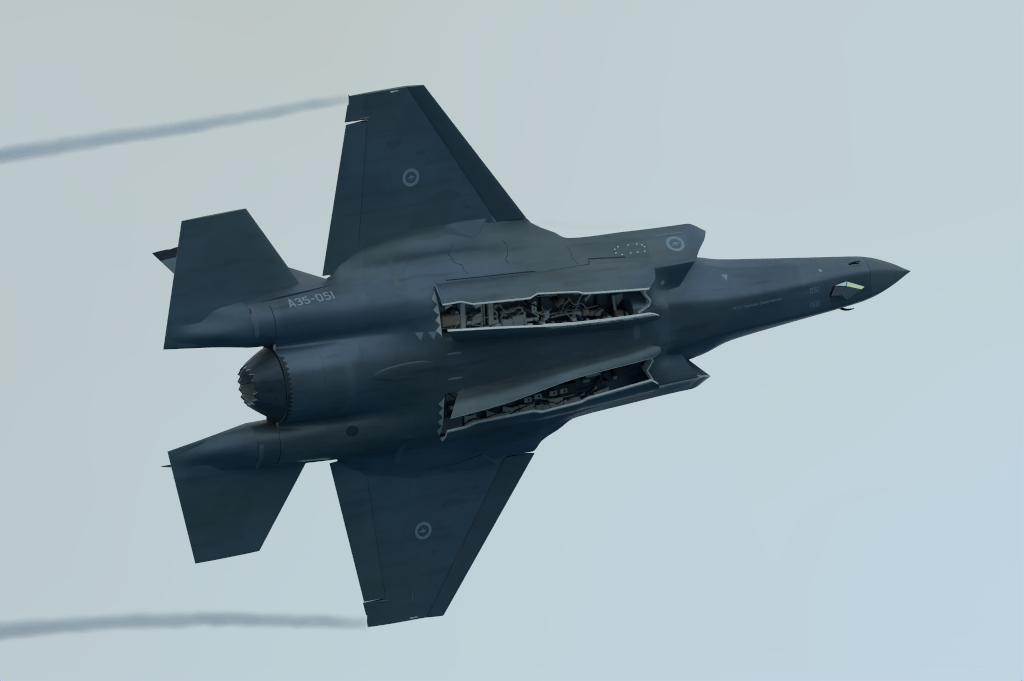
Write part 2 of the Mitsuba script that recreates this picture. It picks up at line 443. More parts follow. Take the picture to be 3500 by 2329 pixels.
def plate(poly3, tmax=0.09, nx=17, ny=12, v0=0.0, v1=1.0):
    """A thin aerofoil between root (le, te) and tip (te, le) corners."""
    rl, rt, tt, tl = [np.array(p, float) for p in poly3]
    nrm = np.cross(tl - rl, rt - rl); nrm /= np.linalg.norm(nrm)
    rings = []
    for v in np.linspace(v0, v1, ny):
        a, b = rl + (tl - rl) * v, rt + (tt - rt) * v
        c = 0.5 - 0.5 * np.cos(np.linspace(0, math.pi, nx))
        mid_ = a + (b - a) * c[:, None]
        h = np.maximum(0.5 * (tmax + (0.5 * tmax - tmax) * v) * np.clip(2.9 * np.sqrt(c + 1e-4) * (1 - c) ** 0.8, 0, 1), 0.004)[:, None]
        rings.append(np.vstack([mid_ - nrm * h, (mid_ + nrm * h)[::-1]]))
    return loft(rings)


STAB = [(12.42, 1.05, .22), (12.66, 1.70, .28), (13.744, 3.44, .361), (15.129, 3.447, .279), (15.714, 1.024, .057), (14.06, .79, .15)]


def stab_mesh():
    # outline corners joined to ribs that run aft: each rib from the leading edge to the trailing edge
    rings = []
    le = np.array([STAB[0], STAB[1], STAB[2]]); te = np.array([STAB[4], STAB[3]])
    for yy in np.r_[.80, .90, 1.024, 1.2, 1.45, 1.69, 1.70, np.linspace(1.8, 3.44, 12)]:
        v = (yy - 0.80) / (3.44 - 0.80)
        a = np.array([np.interp(yy, le[:, 1], le[:, k]) for k in range(3)])
        b = te[0] + (te[1] - te[0]) * np.clip((yy - 1.024) / (3.447 - 1.024), 0, 1)
        if yy < 1.024:      # inboard edge, cut back along the boom
            t = (yy - .79) / (1.024 - .79)
            b = np.array(STAB[5]) + (np.array(STAB[4]) - np.array(STAB[5])) * t
        a[1] = b[1] = yy
        if yy < 1.7:
            a = np.array([max(a[0], 13.4), yy, .25])
            a[2] = 0.22
        c = 0.5 - 0.5 * np.cos(np.linspace(0, math.pi, 17))
        m = a + (b - a) * c[:, None]
        h = np.maximum(0.5 * (0.13 - 0.075 * v) * np.clip(2.9 * np.sqrt(c + 1e-4) * (1 - c) ** 0.8, 0, 1), 0.004)[:, None] * [0, 0, 1]
        rings.append(np.vstack([m - h, (m + h)[::-1]]))
    return loft(rings)


def stab_fairing():
    """Root fairing under and over the tailplane, carrying the boom's shape aft until it fades out."""
    base = boom_ring(14.0)[:, 1:]
    rings = []
    for t in np.linspace(0, 1, 18):
        x = 13.995 + (15.6 - 13.995) * t
        yin, yout = 0.775 + (1.01 - 0.775) * t, 1.69 - 0.10 * t
        zc = 0.20 - 0.125 * t
        u = (base[:, 0] - 0.775) / (1.69 - 0.775)
        dz = base[:, 1] - 0.20
        soft = np.where(dz < 0, -0.50 * np.exp(-((u - 0.40) / 0.30) ** 2) * (1 - np.clip(u, 0, 1)) ** 0.35, 0.20 * np.exp(-((u - 0.45) / 0.30) ** 2))
        m = min(1.0, t * 1.7)
        z = dz * (1 - m) + soft * m
        rings.append(np.column_stack([np.full(len(base), x), yin + u * (yout - yin), zc + z * ((1 - t) ** 1.05 * 0.98 + 0.02)]))
    return loft(rings)


for s in (1, -1):
    tp = part("tailplane", side(merge(stab_mesh(), stab_fairing()), s), "wing_skin", smooth=30)
    # vertical fin, canted outboard, standing on the boom
    fin = [(11.94, 1.725, .0), (13.83, 1.62, .0), (14.46, 2.165, 2.455), (13.72, 2.2, 2.47)]
    rud = [(13.86, 1.67, .4), (14.62, 1.655, .4), (14.824, 2.151, 2.449), (14.47, 2.167, 2.455)]
    fk = part("tail_fin", side(plate(fin, v1=.86), s), "skin", smooth=30)
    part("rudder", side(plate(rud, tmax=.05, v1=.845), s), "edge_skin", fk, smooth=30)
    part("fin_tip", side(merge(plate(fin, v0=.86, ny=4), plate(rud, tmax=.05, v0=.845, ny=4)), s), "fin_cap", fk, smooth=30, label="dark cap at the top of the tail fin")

# ------------------------------------------------------------------ engine nozzle
NP = 15
noz = part("engine_nozzle", loft([np.column_stack([np.full(60, x), r * np.cos(np.arange(60) * math.pi / 30), r * np.sin(np.arange(60) * math.pi / 30) + zc])
                                  for x, r, zc in ((12.9, .64, -.05), (13.38, .67, -.05), (13.53, .69, -.05), (13.54, .64, -.045), (13.0, .40, -.05))]), "nozzle_outer", smooth=35)



scene["shade_dark"] = {"type": "twosided", "bsdf": {"type": "diffuse", "reflectance": {"type": "rgb", "value": [0.02, 0.032, 0.045]}}}  # near-black colour standing in for shade between nozzle and booms
rp = Polygon(mid_ring(13.54)[:, 1:]).buffer(-.004).difference(Point(0, -.05).buffer(.62, 24))
rm = prism(max(polys_of(rp), key=lambda g: g.area), 0, .008)
rv = np.array(rm.vertices)
part("shade_plate", (np.column_stack([13.541 + rv[:, 2], rv[:, 0], rv[:, 1]]), np.array(rm.faces)), "shade_dark", noz, smooth=False)  # dark plate added over the lit aft cap so it reads as shade


def petal(k, n=NP, x0=13.53, r0=.705, x1=13.965, r1=.425, tip=.08, twist=0.0, w=1.04, z0=-.045, z1=.035, th=.02):
    a0 = (k + twist) * 2 * math.pi / n
    da = math.pi / n * w
    rows = []
    for t in np.linspace(0, 1, 5):
        row = []
        for u in np.linspace(-1, 1, 7):
            x = x0 + (x1 - x0 + tip * (1 - abs(u))) * t
            q = (x - x0) / (x1 - x0)
            r = r0 + (r1 - r0) * (0.80 * q + 0.20 * q * q if q < 1 else 1 + 1.2 * (q - 1)) + (0.006 if k % 2 else -0.004)
            zc = z0 + (z1 - z0) * (x - x0) / (x1 - x0)
            a = a0 + da * u
            row.append((x, r * math.sin(a), zc + r * math.cos(a)))
        rows.append(row)
    g = np.array(rows)
    return slab(g, th, [0, -math.sin(a0), -math.cos(a0)])


for k in range(NP):
    part("petal", petal(k), "nozzle_outer" if k % 2 else "nozzle_alt", noz, smooth=30)
for k in range(NP):
    part("inner_petal", petal(k, x0=13.56, r0=.66, x1=13.955, r1=.392, tip=.075, z0=-.045, z1=.035, th=.010, w=.94), "nozzle_inner" if k % 3 else "nozzle_inner_alt", noz, smooth=30)
# ------------------------------------------------------------------ weapon bay doors
FREE = np.array([(10.265, 1.276, -.917), (9.868, 1.266, -.885), (9.637, 1.19, -.93), (8.478, 1.140, -1.015), (8.307, 1.198, -.99), (7.485, 1.116, -1.05), (7.354, 1.06, -1.067), (5.986, .924, -1.057)])[::-1]


def free_edge(x):
    return np.interp(x, FREE[:, 0], FREE[:, 1]), np.interp(x, FREE[:, 0], FREE[:, 2])


def outer_door(end=1.0):
    ss = end * np.r_[np.linspace(0, .42, 7), np.linspace(.5, 1, 7)]
    base = np.unique(np.r_[np.linspace(5.99, 10.26, 50), FREE[1:-1, 0]])
    base = (base - 5.99) / (10.26 - 5.99)
    front = np.interp(ss, [0, .3, .55, .8, 1], [6.12, 5.83, 5.73, 5.79, 5.99])
    back = np.interp(ss, [0, .5, 1], [10.22, 10.27, 10.265])
    g = []
    for b in base:
        row = []
        for s, f, k in zip(ss, front, back):
            x = f + (k - f) * b
            hy, hz = float(Hy(x)), float(Hz(x))
            ey, ez = free_edge(x)
            # bend (ridge) of the door: outboard of the straight line from hinge to free edge
            my, mz = hy + .42 * (ey - hy) + .075, hz + .42 * (ez - hz) - .055
            t = s
            y = (1 - t) ** 2 * hy + 2 * t * (1 - t) * (2 * my - .5 * hy - .5 * ey) + t * t * ey
            z = (1 - t) ** 2 * hz + 2 * t * (1 - t) * (2 * mz - .5 * hz - .5 * ez) + t * t * ez
            row.append((x, y, z))
        g.append(row)
    return np.array(g)


INFREE = np.array([(5.80, .43, -1.09), (6.4, .455, -1.17), (7.585, .526, -1.226), (9.274, .753, -1.345), (10.366, .867, -1.315)])
Fy, Fz = PchipInterpolator(INFREE[:, 0], INFREE[:, 1]), PchipInterpolator(INFREE[:, 0], INFREE[:, 2])


def inner_door():
    ss = np.linspace(0, 1, 11)
    front = np.interp(ss, [0, .55, .85, 1], [6.07, 5.78, 5.80, 5.98])
    back = np.interp(ss, [0, .5, 1], [9.95, 10.18, 10.366])
    g = []
    for b in np.linspace(0, 1, 46):
        row = []
        for t, f, k in zip(ss, front, back):
            x = f + (k - f) * b
            hy, hz, ey, ez = float(Iy(x)), float(Iz(x)), float(Fy(x)), float(Fz(x))
            bow = 4 * t * (1 - t) * 0.075
            row.append((x, hy + (ey - hy) * t - .8 * bow, hz + (ez - hz) * t - .6 * bow))
        g.append(row)
    return np.array(g)


GO, GO_SKIN, GI = outer_door(), outer_door(.965), inner_door()
for s in (1, -1):
    o = part("bay_door", side(slab(GO_SKIN, .010, [0, -.6, .8]), s), "skin", smooth=30)
    part("liner", side(slab(GO + np.array([0, -.006, .008]), .04, [0, -.6, .8]), s), "bay_white", o, smooth=30, label="white painted inner face of the bay door")
    d = part("bay_door", side(slab(GI, .010, [0, .8, .6]), s), "skin", smooth=30)
    if s > 0:
        part("flange", side(slab(GI[GI[:, -1, 0] < 8.32][:, -2:], .085, [0, .8, .6]), s), "bay_white", d, smooth=False)
    part("liner", side(slab(GI + np.array([0, .007, .006]), .05, [0, .8, .6]), s), "bay_white", d, smooth=30)


# ------------------------------------------------------------------ inside the weapon bays
def bay(s):
    return numbered(f"{JET}__weapon_bay")


def fill(name, mesh, mat, holder, s, **k):
    return part(name, side(mesh, s), mat, holder, **k)


rng = np.random.default_rng(7)
for s in (1, -1):
    hold = bay(s)
    # frames across the bay
    for x, y0, y1 in ((9.62, .47, 1.12), (9.03, .40, 1.02)):
        fill("frame", merge(box([x, (y0 + y1) / 2, -.27], [.05, y1 - y0, .2]), box([x, (y0 + y1) / 2, -.375], [.10, y1 - y0, .02]),
                            box([x - .01, y0 + .04, -.5], [.06, .05, .5])), "bay_grey", hold, s, smooth=False)
    for x in (9.12, 9.17, 7.9, 7.25, 6.72):
        fill("frame", merge(box([x, .72, -.22], [.035, .72, .10]), box([x, .43, -.45], [.03, .06, .5])), "bay_grey" if x > 9 else "bay_dark", hold, s, smooth=False)
    # equipment boxes on the roof and the inboard wall
    for c, z, mat in (((9.86, .74, -.27), (.40, .22, .2), "bay_tan"), ((9.84, .63, -.36), (.30, .03, .05), "bay_dark"), ((9.36, .68, -.25), (.36, .20, .16), "bay_grey"),
                      ((8.44, .50, -.27), (.30, .22, .2), "bay_grey"), ((8.70, .49, -.29), (.24, .18, .24), "bay_grey"), ((8.79, .44, -.42), (.07, .05, .07), "bay_white"),
                      ((7.86, .54, -.33), (.10, .16, .16), "bay_grey"), ((7.92, .45, -.4), (.09, .07, .09), "bay_grey"), ((8.20, .49, -.34), (.12, .06, .06), "bay_white"), ((8.08, .49, -.36), (.10, .06, .05), "bay_grey"),
                      ((7.05, .45, -.36), (.14, .12, .16), "bay_tan"), ((6.93, .42, -.40), (.10, .09, .1), "bay_tan"), ((7.22, .44, -.35), (.16, .12, .14), "bay_grey"), ((6.80, .40, -.38), (.12, .1, .12), "bay_grey"),
                      ((6.36, .33, -.42), (.18, .12, .10), "bay_tan"), ((6.20, .31, -.45), (.07, .05, .12), "bay_white"), ((7.40, .80, -.24), (.34, .22, .12), "bay_dark"), ((7.5, 1.05, -.25), (.5, .2, .12), "bay_dark"),
                      ((6.30, .82, -.26), (.3, .3, .14), "bay_dark"), ((8.6, 1.0, -.24), (.5, .22, .12), "bay_dark")):
        fill("equipment_box", box(c, z, ([0, 0, 1], float(rng.normal(0, 3)))), mat, hold, s, smooth=False)
    for k in range(16):          # small fittings along the foot of the inboard wall
        x = 6.45 + 0.23 * k + float(rng.uniform(-.05, .05))
        y = float(Iy(x)) + .07
        z = -.62 + float(rng.uniform(-.1, .16))
        fill("fitting", box([x, y, z], [float(rng.uniform(.05, .14)), .05, float(rng.uniform(.05, .12))], ([0, 1, 0], float(rng.uniform(-20, 20)))), ["bay_white", "bay_grey", "bay_tan", "bay_grey"][k % 4], hold, s, smooth=False)
    for k in range(46):          # small hardware on the roof and inboard wall
        x = float(rng.uniform(6.3, 9.9)); y = float(rng.uniform(float(Iy(x)) + .08, 1.05)); z = -.26 - float(rng.uniform(0, .16)) * (y < .75)
        fill("fitting", box([x, y, z], [float(rng.uniform(.04, .20)), float(rng.uniform(.03, .10)), float(rng.uniform(.05, .14))], ([0, 0, 1], float(rng.uniform(-35, 35)))),
             ["bay_grey", "bay_dark", "bay_dark", "bay_white", "bay_tan", "pipe_metal"][int(rng.integers(0, 6))], hold, s, smooth=False)
    for k in range(22):          # looped cables
        x = float(rng.uniform(6.4, 9.8)); y = float(rng.uniform(float(Iy(x)) + .1, .8)); l = float(rng.uniform(.15, .45))
        pts = [(x, y, -.27), (x + l * .3, y + float(rng.uniform(-.12, .12)), -.36), (x + l * .7, y + float(rng.uniform(-.15, .15)), -.38), (x + l, y + float(rng.uniform(-.12, .12)), -.27)]
        fill("cable", tube(bend(pts, 12), float(rng.uniform(.007, .016)), 6), ["black_metal", "pipe_metal", "bay_grey", "bay_tan"][k % 4], hold, s, smooth=50)
    # gussets and a post near the front bulkhead
    for pts in ([(7.0, .62), (6.72, .88), (7.04, .9)], [(6.33, .44), (6.12, .66), (6.38, .70)]):
        fill("gusset", prism(pts, -.30, -.27), "bay_grey", hold, s, smooth=False)
    fill("post", tube([(6.40, .68, -.28), (6.40, .36, -.36)], .03), "bay_white", hold, s)
    # bracket with lightening holes
    br = Polygon([(-.05, -.1), (.05, -.1), (.05, .1), (-.05, .1)]).difference(Point(0, .04).buffer(.03)).difference(Point(0, -.05).buffer(.022))
    bm = prism(br, 0, .02); bm.apply_translation([8.09, .72, -.32])
    fill("bracket", bm, "bay_white", hold, s, smooth=False)
    # hydraulic lines and cables
    for path, r, mat in (([(9.02, .82, -.3), (8.88, .72, -.32), (8.94, .50, -.36)], .014, "pipe_metal"), ([(8.80, .60, -.3), (8.69, .70, -.3), (8.47, .75, -.3), (8.34, .735, -.3)], .022, "pipe_metal"),
                         ([(8.72, .64, -.33), (8.6, .68, -.33), (8.45, .70, -.33)], .018, "pipe_metal"), ([(8.34, .735, -.3), (8.16, .64, -.32), (8.01, .51, -.35)], .022, "pipe_metal"),
                         ([(8.36, .71, -.33), (8.30, .64, -.33), (8.32, .51, -.36), (8.30, .41, -.4)], .024, "bay_grey"), ([(8.2, .68, -.34), (8.1, .6, -.35), (7.95, .6, -.35)], .014, "pipe_metal"),
                         ([(7.76, .46, -.36), (7.48, .465, -.34), (7.2, .47, -.34)], .018, "pipe_metal"), ([(7.76, .50, -.3), (7.4, .52, -.3), (7.0, .5, -.3), (6.7, .52, -.3)], .012, "pipe_metal"),
                         ([(6.73, .54, -.3), (6.60, .42, -.32), (6.54, .39, -.34), (6.21, .34, -.36), (6.02, .37, -.32)], .016, "black_metal"), ([(9.5, .6, -.3), (9.3, .55, -.34), (9.15, .5, -.36), (9.0, .52, -.36)], .013, "pipe_metal"),
                         ([(10.1, .62, -.3), (9.7, .56, -.34), (9.4, .52, -.36), (9.1, .50, -.38)], .012, "bay_tan"), ([(8.0, .9, -.26), (7.6, .86, -.26), (7.1, .8, -.26), (6.6, .8, -.26)], .014, "pipe_metal"),
                         ([(9.9, 1.18, -.25), (9.0, 1.12, -.26), (8.0, 1.10, -.27), (7.2, 1.12, -.27), (6.7, 1.02, -.27)], .016, "black_metal"),
                         ([(7.16, 1.30, -.30), (7.0, 1.24, -.31), (6.67, 1.13, -.31)], .013, "black_metal"), ([(8.0, 1.16, -.3), (7.7, 1.2, -.31), (7.3, 1.19, -.3)], .010, "pipe_metal")):
        fill("hydraulic_line", tube(bend(path, 20), r), mat, hold, s, smooth=50)
    # roof panels along the outboard side
    xs_ = [9.62, 9.36, 9.15, 8.80, 8.45, 8.12, 7.96, 7.82, 7.52, 7.30, 7.05, 6.8, 6.55]
    for k in range(len(xs_) - 1):
        x1, x0 = xs_[k] - .006, xs_[k + 1] + .006
        yo = float(Hy((x0 + x1) / 2)) - .03
        yi = [yo - float(rng.uniform(.12, .27)) for _ in range(2)]
        sheet = prism([(x0, yo), (x1, yo), (x1, yi[0]), ((x0 + x1) / 2, (yi[0] + yi[1]) / 2 + .03), (x0, yi[1])], -.262 - .006 * (k % 3), -.215)
        fill("roof_panel", sheet, "bay_grey", hold, s, smooth=False)
        if k % 2 == 0:
            fill("fitting", box([(x0 + x1) / 2, yi[0] - .02, -.28], [.09, .06, .05], ([0, 0, 1], float(rng.uniform(-20, 20)))), "bay_dark", hold, s, smooth=False)
    for k in range(6):
        x = 9.4 - .5 * k
        pts = [(x + .28, float(Hy(x)) - .10 - .05 * (k % 2), -.285), (x, float(Hy(x)) - .2, -.30), (x - .25, float(Hy(x)) - .13 - .06 * (k % 3), -.285)]
        fill("cable", tube(bend(pts, 10), .012, 6), "black_metal", hold, s, smooth=50)
    fill("roof_panel", box([9.94, 1.36, -.26], [.52, .30, .12]), "grey_patch", hold, s, smooth=False)
    for x, y in ((8.29, 1.13), (8.07, 1.10), (7.75, 1.085), (7.53, 1.075)):       # perforated clips
        q = Polygon([(-.075, -.045), (.075, -.045), (.075, .045), (-.075, .045)]).difference(Point(-.02, 0).buffer(.026))
        m = prism(q, 0, .02); m.apply_translation([x, y, -.32])
        fill("clip", m, "bay_grey", hold, s, smooth=False)
    # white painted lips of the toothed front and rear edges
    fr_ = np.array([(6.12, .39), (5.883, .511), (5.845, .612), (5.963, .784), (5.823, 1.009)])
    fill("lip", slab(np.array([[(x + .0, y, -.60), (x + .0, y, -.83 + .06 * max(0, y - .75) / .25)] for x, y in fr_]), .028, [1, 0, 0]), "bay_white", hold, s, smooth=False)
    ty = np.linspace(.64, 1.42, 5)
    teeth = [(10.262, .60)]
    for k in range(len(ty) - 1):
        teeth += [(10.275, ty[k]), (10.275 + (.10 if k % 2 == 0 else .085), (ty[k] + ty[k + 1]) / 2)]
    teeth += [(10.275, 1.44), (10.262, 1.45)]
    LIPZ = lambda y: float(np.interp(y, *np.array(sorted([(q[0], q[1]) for q in [(float(a), float(b)) for a, b in chaikin(LOW(10.33), 3)]])).T))
    te = prism(teeth, 0, .012).subdivide_to_size(.08)
    v = np.array(te.vertices)
    v[:, 2] += np.array([LIPZ(y) for y in v[:, 1]]) - .012
    fill("lip", (v, np.array(te.faces)), "bay_grey", hold, s, smooth=False)


# ------------------------------------------------------------------ flat print and fittings laid on the skin
def hit(meshes, org, d):
    """Nearest hit of the rays org + t d (one direction) with the meshes, with the surface normal."""
    best = np.full(len(org), np.inf)
    nrm = np.zeros((len(org), 3))
    d = np.asarray(d, float) / np.linalg.norm(d)
    for m in meshes:
        v, f = arr(m)
        p0, p1, p2 = v[f[:, 0]], v[f[:, 1]], v[f[:, 2]]
        lo, hi = org.min(0), org.max(0)
        axis = np.eye(3)[np.argsort(np.abs(d))[:2]]
        keep = np.ones(len(f), bool)
        c = np.cross(d, axis[0]); c /= np.linalg.norm(c); e = np.cross(d, c)
        for q in (c, e):
            t = np.stack([p0 @ q, p1 @ q, p2 @ q])
            o = org @ q
            keep &= (t.max(0) >= o.min() - 1e-6) & (t.min(0) <= o.max() + 1e-6)
        p0, p1, p2 = p0[keep], p1[keep], p2[keep]
        e1, e2 = p1 - p0, p2 - p0
        h = np.cross(d, e2)
        a = (e1 * h).sum(1)
        ok = np.abs(a) > 1e-12
        p0, e1, e2, h, a = p0[ok], e1[ok], e2[ok], h[ok], a[ok]
        fn = np.cross(e1, e2)
        if not len(a):
            continue
        for i in range(0, len(org), 400):
            o = org[i:i + 400, None, :] - p0[None]
            u = (o * h).sum(2) / a
            q = np.cross(o, e1[None])
            w = (q @ d) / a
            t = (q * e2[None]).sum(2) / a
            t = np.where((u >= -1e-6) & (w >= -1e-6) & (u + w <= 1 + 1e-6) & (t > 0), t, np.inf)
            k = t.argmin(1)
            tt = t[np.arange(len(k)), k]
            better = tt < best[i:i + 400]
            best[i:i + 400] = np.where(better, tt, best[i:i + 400])
            nrm[i:i + 400][better] = fn[k[better]]
    return org + d * best[:, None], nrm, np.isfinite(best)


def polys(g):
    return [q for q in getattr(g, "geoms", [g]) if q.geom_type == "Polygon" and q.area > 1e-7]


def decal(shape, at, eu, ev, meshes, lift=.004, size=.05, thick=.0):
    """The flat shape (u, v) laid on the skin: seen against the direction eu x ev from outside, at = the point under (0, 0)."""
    eu, ev = np.asarray(eu, float), np.asarray(ev, float)
    n = np.cross(eu, ev); n /= np.linalg.norm(n)
    out = []
    for g in polys(shape):
        v2, f = trimesh.creation.triangulate_polygon(g, engine="earcut")
        m = trimesh.Trimesh(np.column_stack([v2, np.zeros(len(v2))]), f, process=False)
        m = m.subdivide_to_size(size) if hasattr(m, "subdivide_to_size") else m
        uv = np.array(m.vertices)[:, :2]
        org = np.asarray(at) + uv[:, :1] * eu + uv[:, 1:] * ev + n * 1.5
        p, nn, ok = hit(meshes, org, -n)
        if not ok.all():
            p[~ok] = (org - n * 1.5)[~ok]
        fc = np.array(m.faces)
        q = p + n * lift
        w = np.cross(q[fc[:, 1]] - q[fc[:, 0]], q[fc[:, 2]] - q[fc[:, 0]]) @ n
        fc[w < 0] = fc[w < 0][:, ::-1]
        out.append((q, fc))
    return merge(*out)


def stroke(lines, w=.16):
    return shapely.union_all([LineString(l).buffer(w / 2, cap_style="flat", join_style="mitre") for l in lines])


GLYPH = {"A": [[(.05, 0), (.27, 1), (.33, 1), (.55, 0)], [(.13, .3), (.47, .3)]],
         "3": [[(.05, .80), (.05, .82), (.17, .92), (.42, .92), (.52, .80), (.52, .62), (.42, .52), (.22, .52)], [(.42, .52), (.52, .42), (.52, .2), (.42, .08), (.17, .08), (.05, .2)]],
         "5": [[(.52, .92), (.10, .92), (.08, .56), (.40, .56), (.52, .46), (.52, .2), (.40, .08), (.17, .08), (.05, .2)]],
         "0": [[(.17, .08), (.42, .08), (.52, .2), (.52, .8), (.42, .92), (.17, .92), (.06, .8), (.06, .2), (.17, .08), (.25, .08)]],
         "1": [[(.12, 0), (.12, 1)]], "-": [[(.06, .48), (.40, .48)]]}
ADV = {"A": .72, "3": .72, "5": .72, "0": .74, "1": .34, "-": .58}


def lettering(text, height, width=None, w=.15):
    x, gs = 0.0, []
    for ch in text:
        gs.append(affinity.translate(stroke(GLYPH[ch], w), x, 0))
        x += ADV[ch]
    g = shapely.union_all(gs)
    k = width / (g.bounds[2] - g.bounds[0]) if width else height
    g = affinity.scale(affinity.translate(g, -(g.bounds[0] + g.bounds[2]) / 2, -.5), k, height, origin=(0, 0))
    return g


ROO = Polygon([(-.95, -.42), (-.62, -.10), (-.40, .10), (-.22, .34), (.02, .46), (.18, .34), (.42, .16), (.60, .22), (.66, .38), (.74, .22), (.95, .10), (.72, .02), (.52, -.02), (.34, -.12), (.28, -.34),
               (.20, -.18), (.08, -.10), (.10, -.34), (.26, -.62), (.40, -.78), (.16, -.66), (-.04, -.36), (-.14, -.12), (-.34, -.06), (-.55, -.22)])


def roundel(r):
    ring = Point(0, 0).buffer(r, 40).difference(Point(0, 0).buffer(r * .66, 40))
    return shapely.union_all([ring, affinity.scale(ROO, r * .56, r * .56, origin=(0, 0))])


BOOM_REF = loft([boom_ring(x) for x in np.linspace(12.6, 13.99, 16)])
BODY = [fore, mid, radome, BOOM_REF, mirror(BOOM_REF)]
FUS = f"{JET}__fuselage"
SKY_OUT = np.array([0, 0, -1.0])
wing_ref = [merge(panel(np.linspace(1.3, 4.835, 24), lambda y: x_le(y) if y < 2.366 else x_h1(y), lambda y: x_h2(y) if y > 1.88 else x_te(y) - .2, nx=31))]
wing_ref_p = [mirror(wing_ref[0])]
F_, A_ = np.array([-1.0, 0, 0]), np.array([1.0, 0, 0])
UPS = np.array([0, 1.0, 0])
# emblems: both wings, starboard intake
part("roundel", decal(roundel(.176), (10.338, 3.544, 0), F_, UPS, wing_ref), "marking", f"{JET}__wing", smooth=False, label="pale ring with a leaping kangaroo on the upper wing in the picture")
part("roundel", decal(roundel(.176), (10.353, -3.571, 0), A_, -UPS, wing_ref_p), "marking", f"{JET}__wing_001", smooth=False, label="pale ring with an upside-down kangaroo on the lower wing")
si = np.array([0, .62, .78])
part("roundel", decal(roundel(.185), (4.995, 1.40, -.14), F_, si, BODY, size=.04), "marking", FUS, smooth=False, label="pale kangaroo ring on the side of the air intake")
# writing
part("serial_number", decal(lettering("A35-051", .195, .93), (12.72, 1.55, -.15), F_, (0, .72, .69), BODY, size=.05), "serial_paint", FUS, smooth=False)
part("nose_number", decal(lettering("051", .105, .20), (2.25, .145, -.5), F_, UPS, BODY), "marking_faint", FUS, smooth=False)
part("nose_number", decal(lettering("051", .105, .20), (2.25, -.145, -.5), A_, -UPS, BODY), "marking_faint", FUS, smooth=False)
tv, tf = arr(meshkit.text_mesh("FLTLT Stephanie 'Steph' Redman", .052, .001, bold=False))
tm = trimesh.Trimesh(tv, tf); tm.merge_vertices()
top = tm.faces[tm.face_normals[:, 2] > .5]
uv = np.array(tm.vertices)
wid = uv[:, 0].max()
org = np.array([4.07, .095, -.5]) + uv[:, :1] * (1.09 / wid) * F_ + uv[:, 1:2] * UPS + SKY_OUT * 1.5
tp_, _, _ = hit(BODY, org, -SKY_OUT)
part("pilot_name", (tp_ + SKY_OUT * .004, top), "marking", FUS, smooth=False)
# small stencils, warning triangles and light patches
TRI = Polygon([(-.5, .45), (.5, .45), (.05, -.5)])
for n_, (c, sc, e1, e2, mat) in enumerate([((4.03, .58, -.25), .15, F_, (0, .75, .66), "marking"), ((10.70, .67, -.7), .17, F_, UPS, "marking_faint"), ((10.44, .655, -.7), .17, F_, UPS, "marking_faint"), ((10.90, -1.34, -.6), .14, A_, -UPS, "grey_patch")]):
    part("warning_triangle", decal(affinity.scale(TRI, sc, sc, origin=(0, 0)), c, e1, e2, BODY), mat, FUS, smooth=False)


for x, y in [(-.30, .05), (-.31, -.04), (-.21, .10), (-.20, -.10), (.02, .11), (-.01, -.09), (.20, .11), (.14, -.09), (.30, .07), (.33, .02), (.29, -.09)]:
    r = .016
    part("stencil", decal(Polygon([(x - 1.6 * r, y - r * .6), (x, y + r), (x + 1.6 * r, y + .3 * r), (x + .4 * r, y - r)]), (5.98, 1.50, -.2), F_, (0, .62, .78), BODY), "lamp_white", FUS, smooth=False)
for x, y, l in ((5.17, 1.585, .30), (4.87, 1.565, .28)):
    part("formation_strip", decal(Polygon([(-l / 2, -.008), (l / 2, -.008), (l / 2, .008), (-l / 2, .008)]), (x, y, .05), F_, (0, .62, .78), BODY), "marking_faint", FUS, smooth=False)
part("port_light", decal(Point(0, 0).buffer(.04), (2.0, .34, -.2), F_, (0, .7, .7), BODY), "marking", FUS, smooth=False)
part("access_cover", decal(Point(0, 0).buffer(.045), (5.50, .86, -.6), F_, UPS, BODY), "marking_faint", FUS, smooth=False)
part("drain_port", decal(affinity.scale(Point(0, 0).buffer(.13), 1.5, .75), (8.137, .022, -.87), F_, UPS, BODY), "dark_patch", FUS, smooth=False)
part("vent", decal(affinity.scale(Point(0, 0).buffer(.13), 1.0, .8), (12.09, -1.065, -.5), F_, UPS, BODY), "nozzle_gap", FUS, smooth=False, label="round black vent on the far tail boom")
part("belly_glint", decal(affinity.scale(Point(0, 0).buffer(.1), .75, 1.7).simplify(.01), (6.19, .07, -.84), F_, UPS, BODY), "grey_patch", FUS, smooth=False)  # paler decal painted for a glossy reflection on the belly
# panel seams
SEAMS = [[(8.55, 2.05), (8.50, 1.95), (8.52, 1.80), (8.60, 1.72), (8.55, 1.63)], [(9.72, 1.98), (9.66, 1.82), (9.50, 1.75), (9.52, 1.68), (9.45, 1.60)], [(7.25, 1.72), (7.20, 1.62), (7.23, 1.55), (7.17, 1.44)], [(9.74, 1.95), (9.6, 2.15)]]
for l in SEAMS:
    for s in (1, -1):
        sh = LineString([(-x, y) for x, y in l]).buffer(.005, cap_style="flat")
        part("seam", side(decal(sh, (0, 0, -.3), F_, UPS, BODY, size=.06, lift=.003), s), "seam_line" if s > 0 else "dark_patch", FUS, smooth=False)


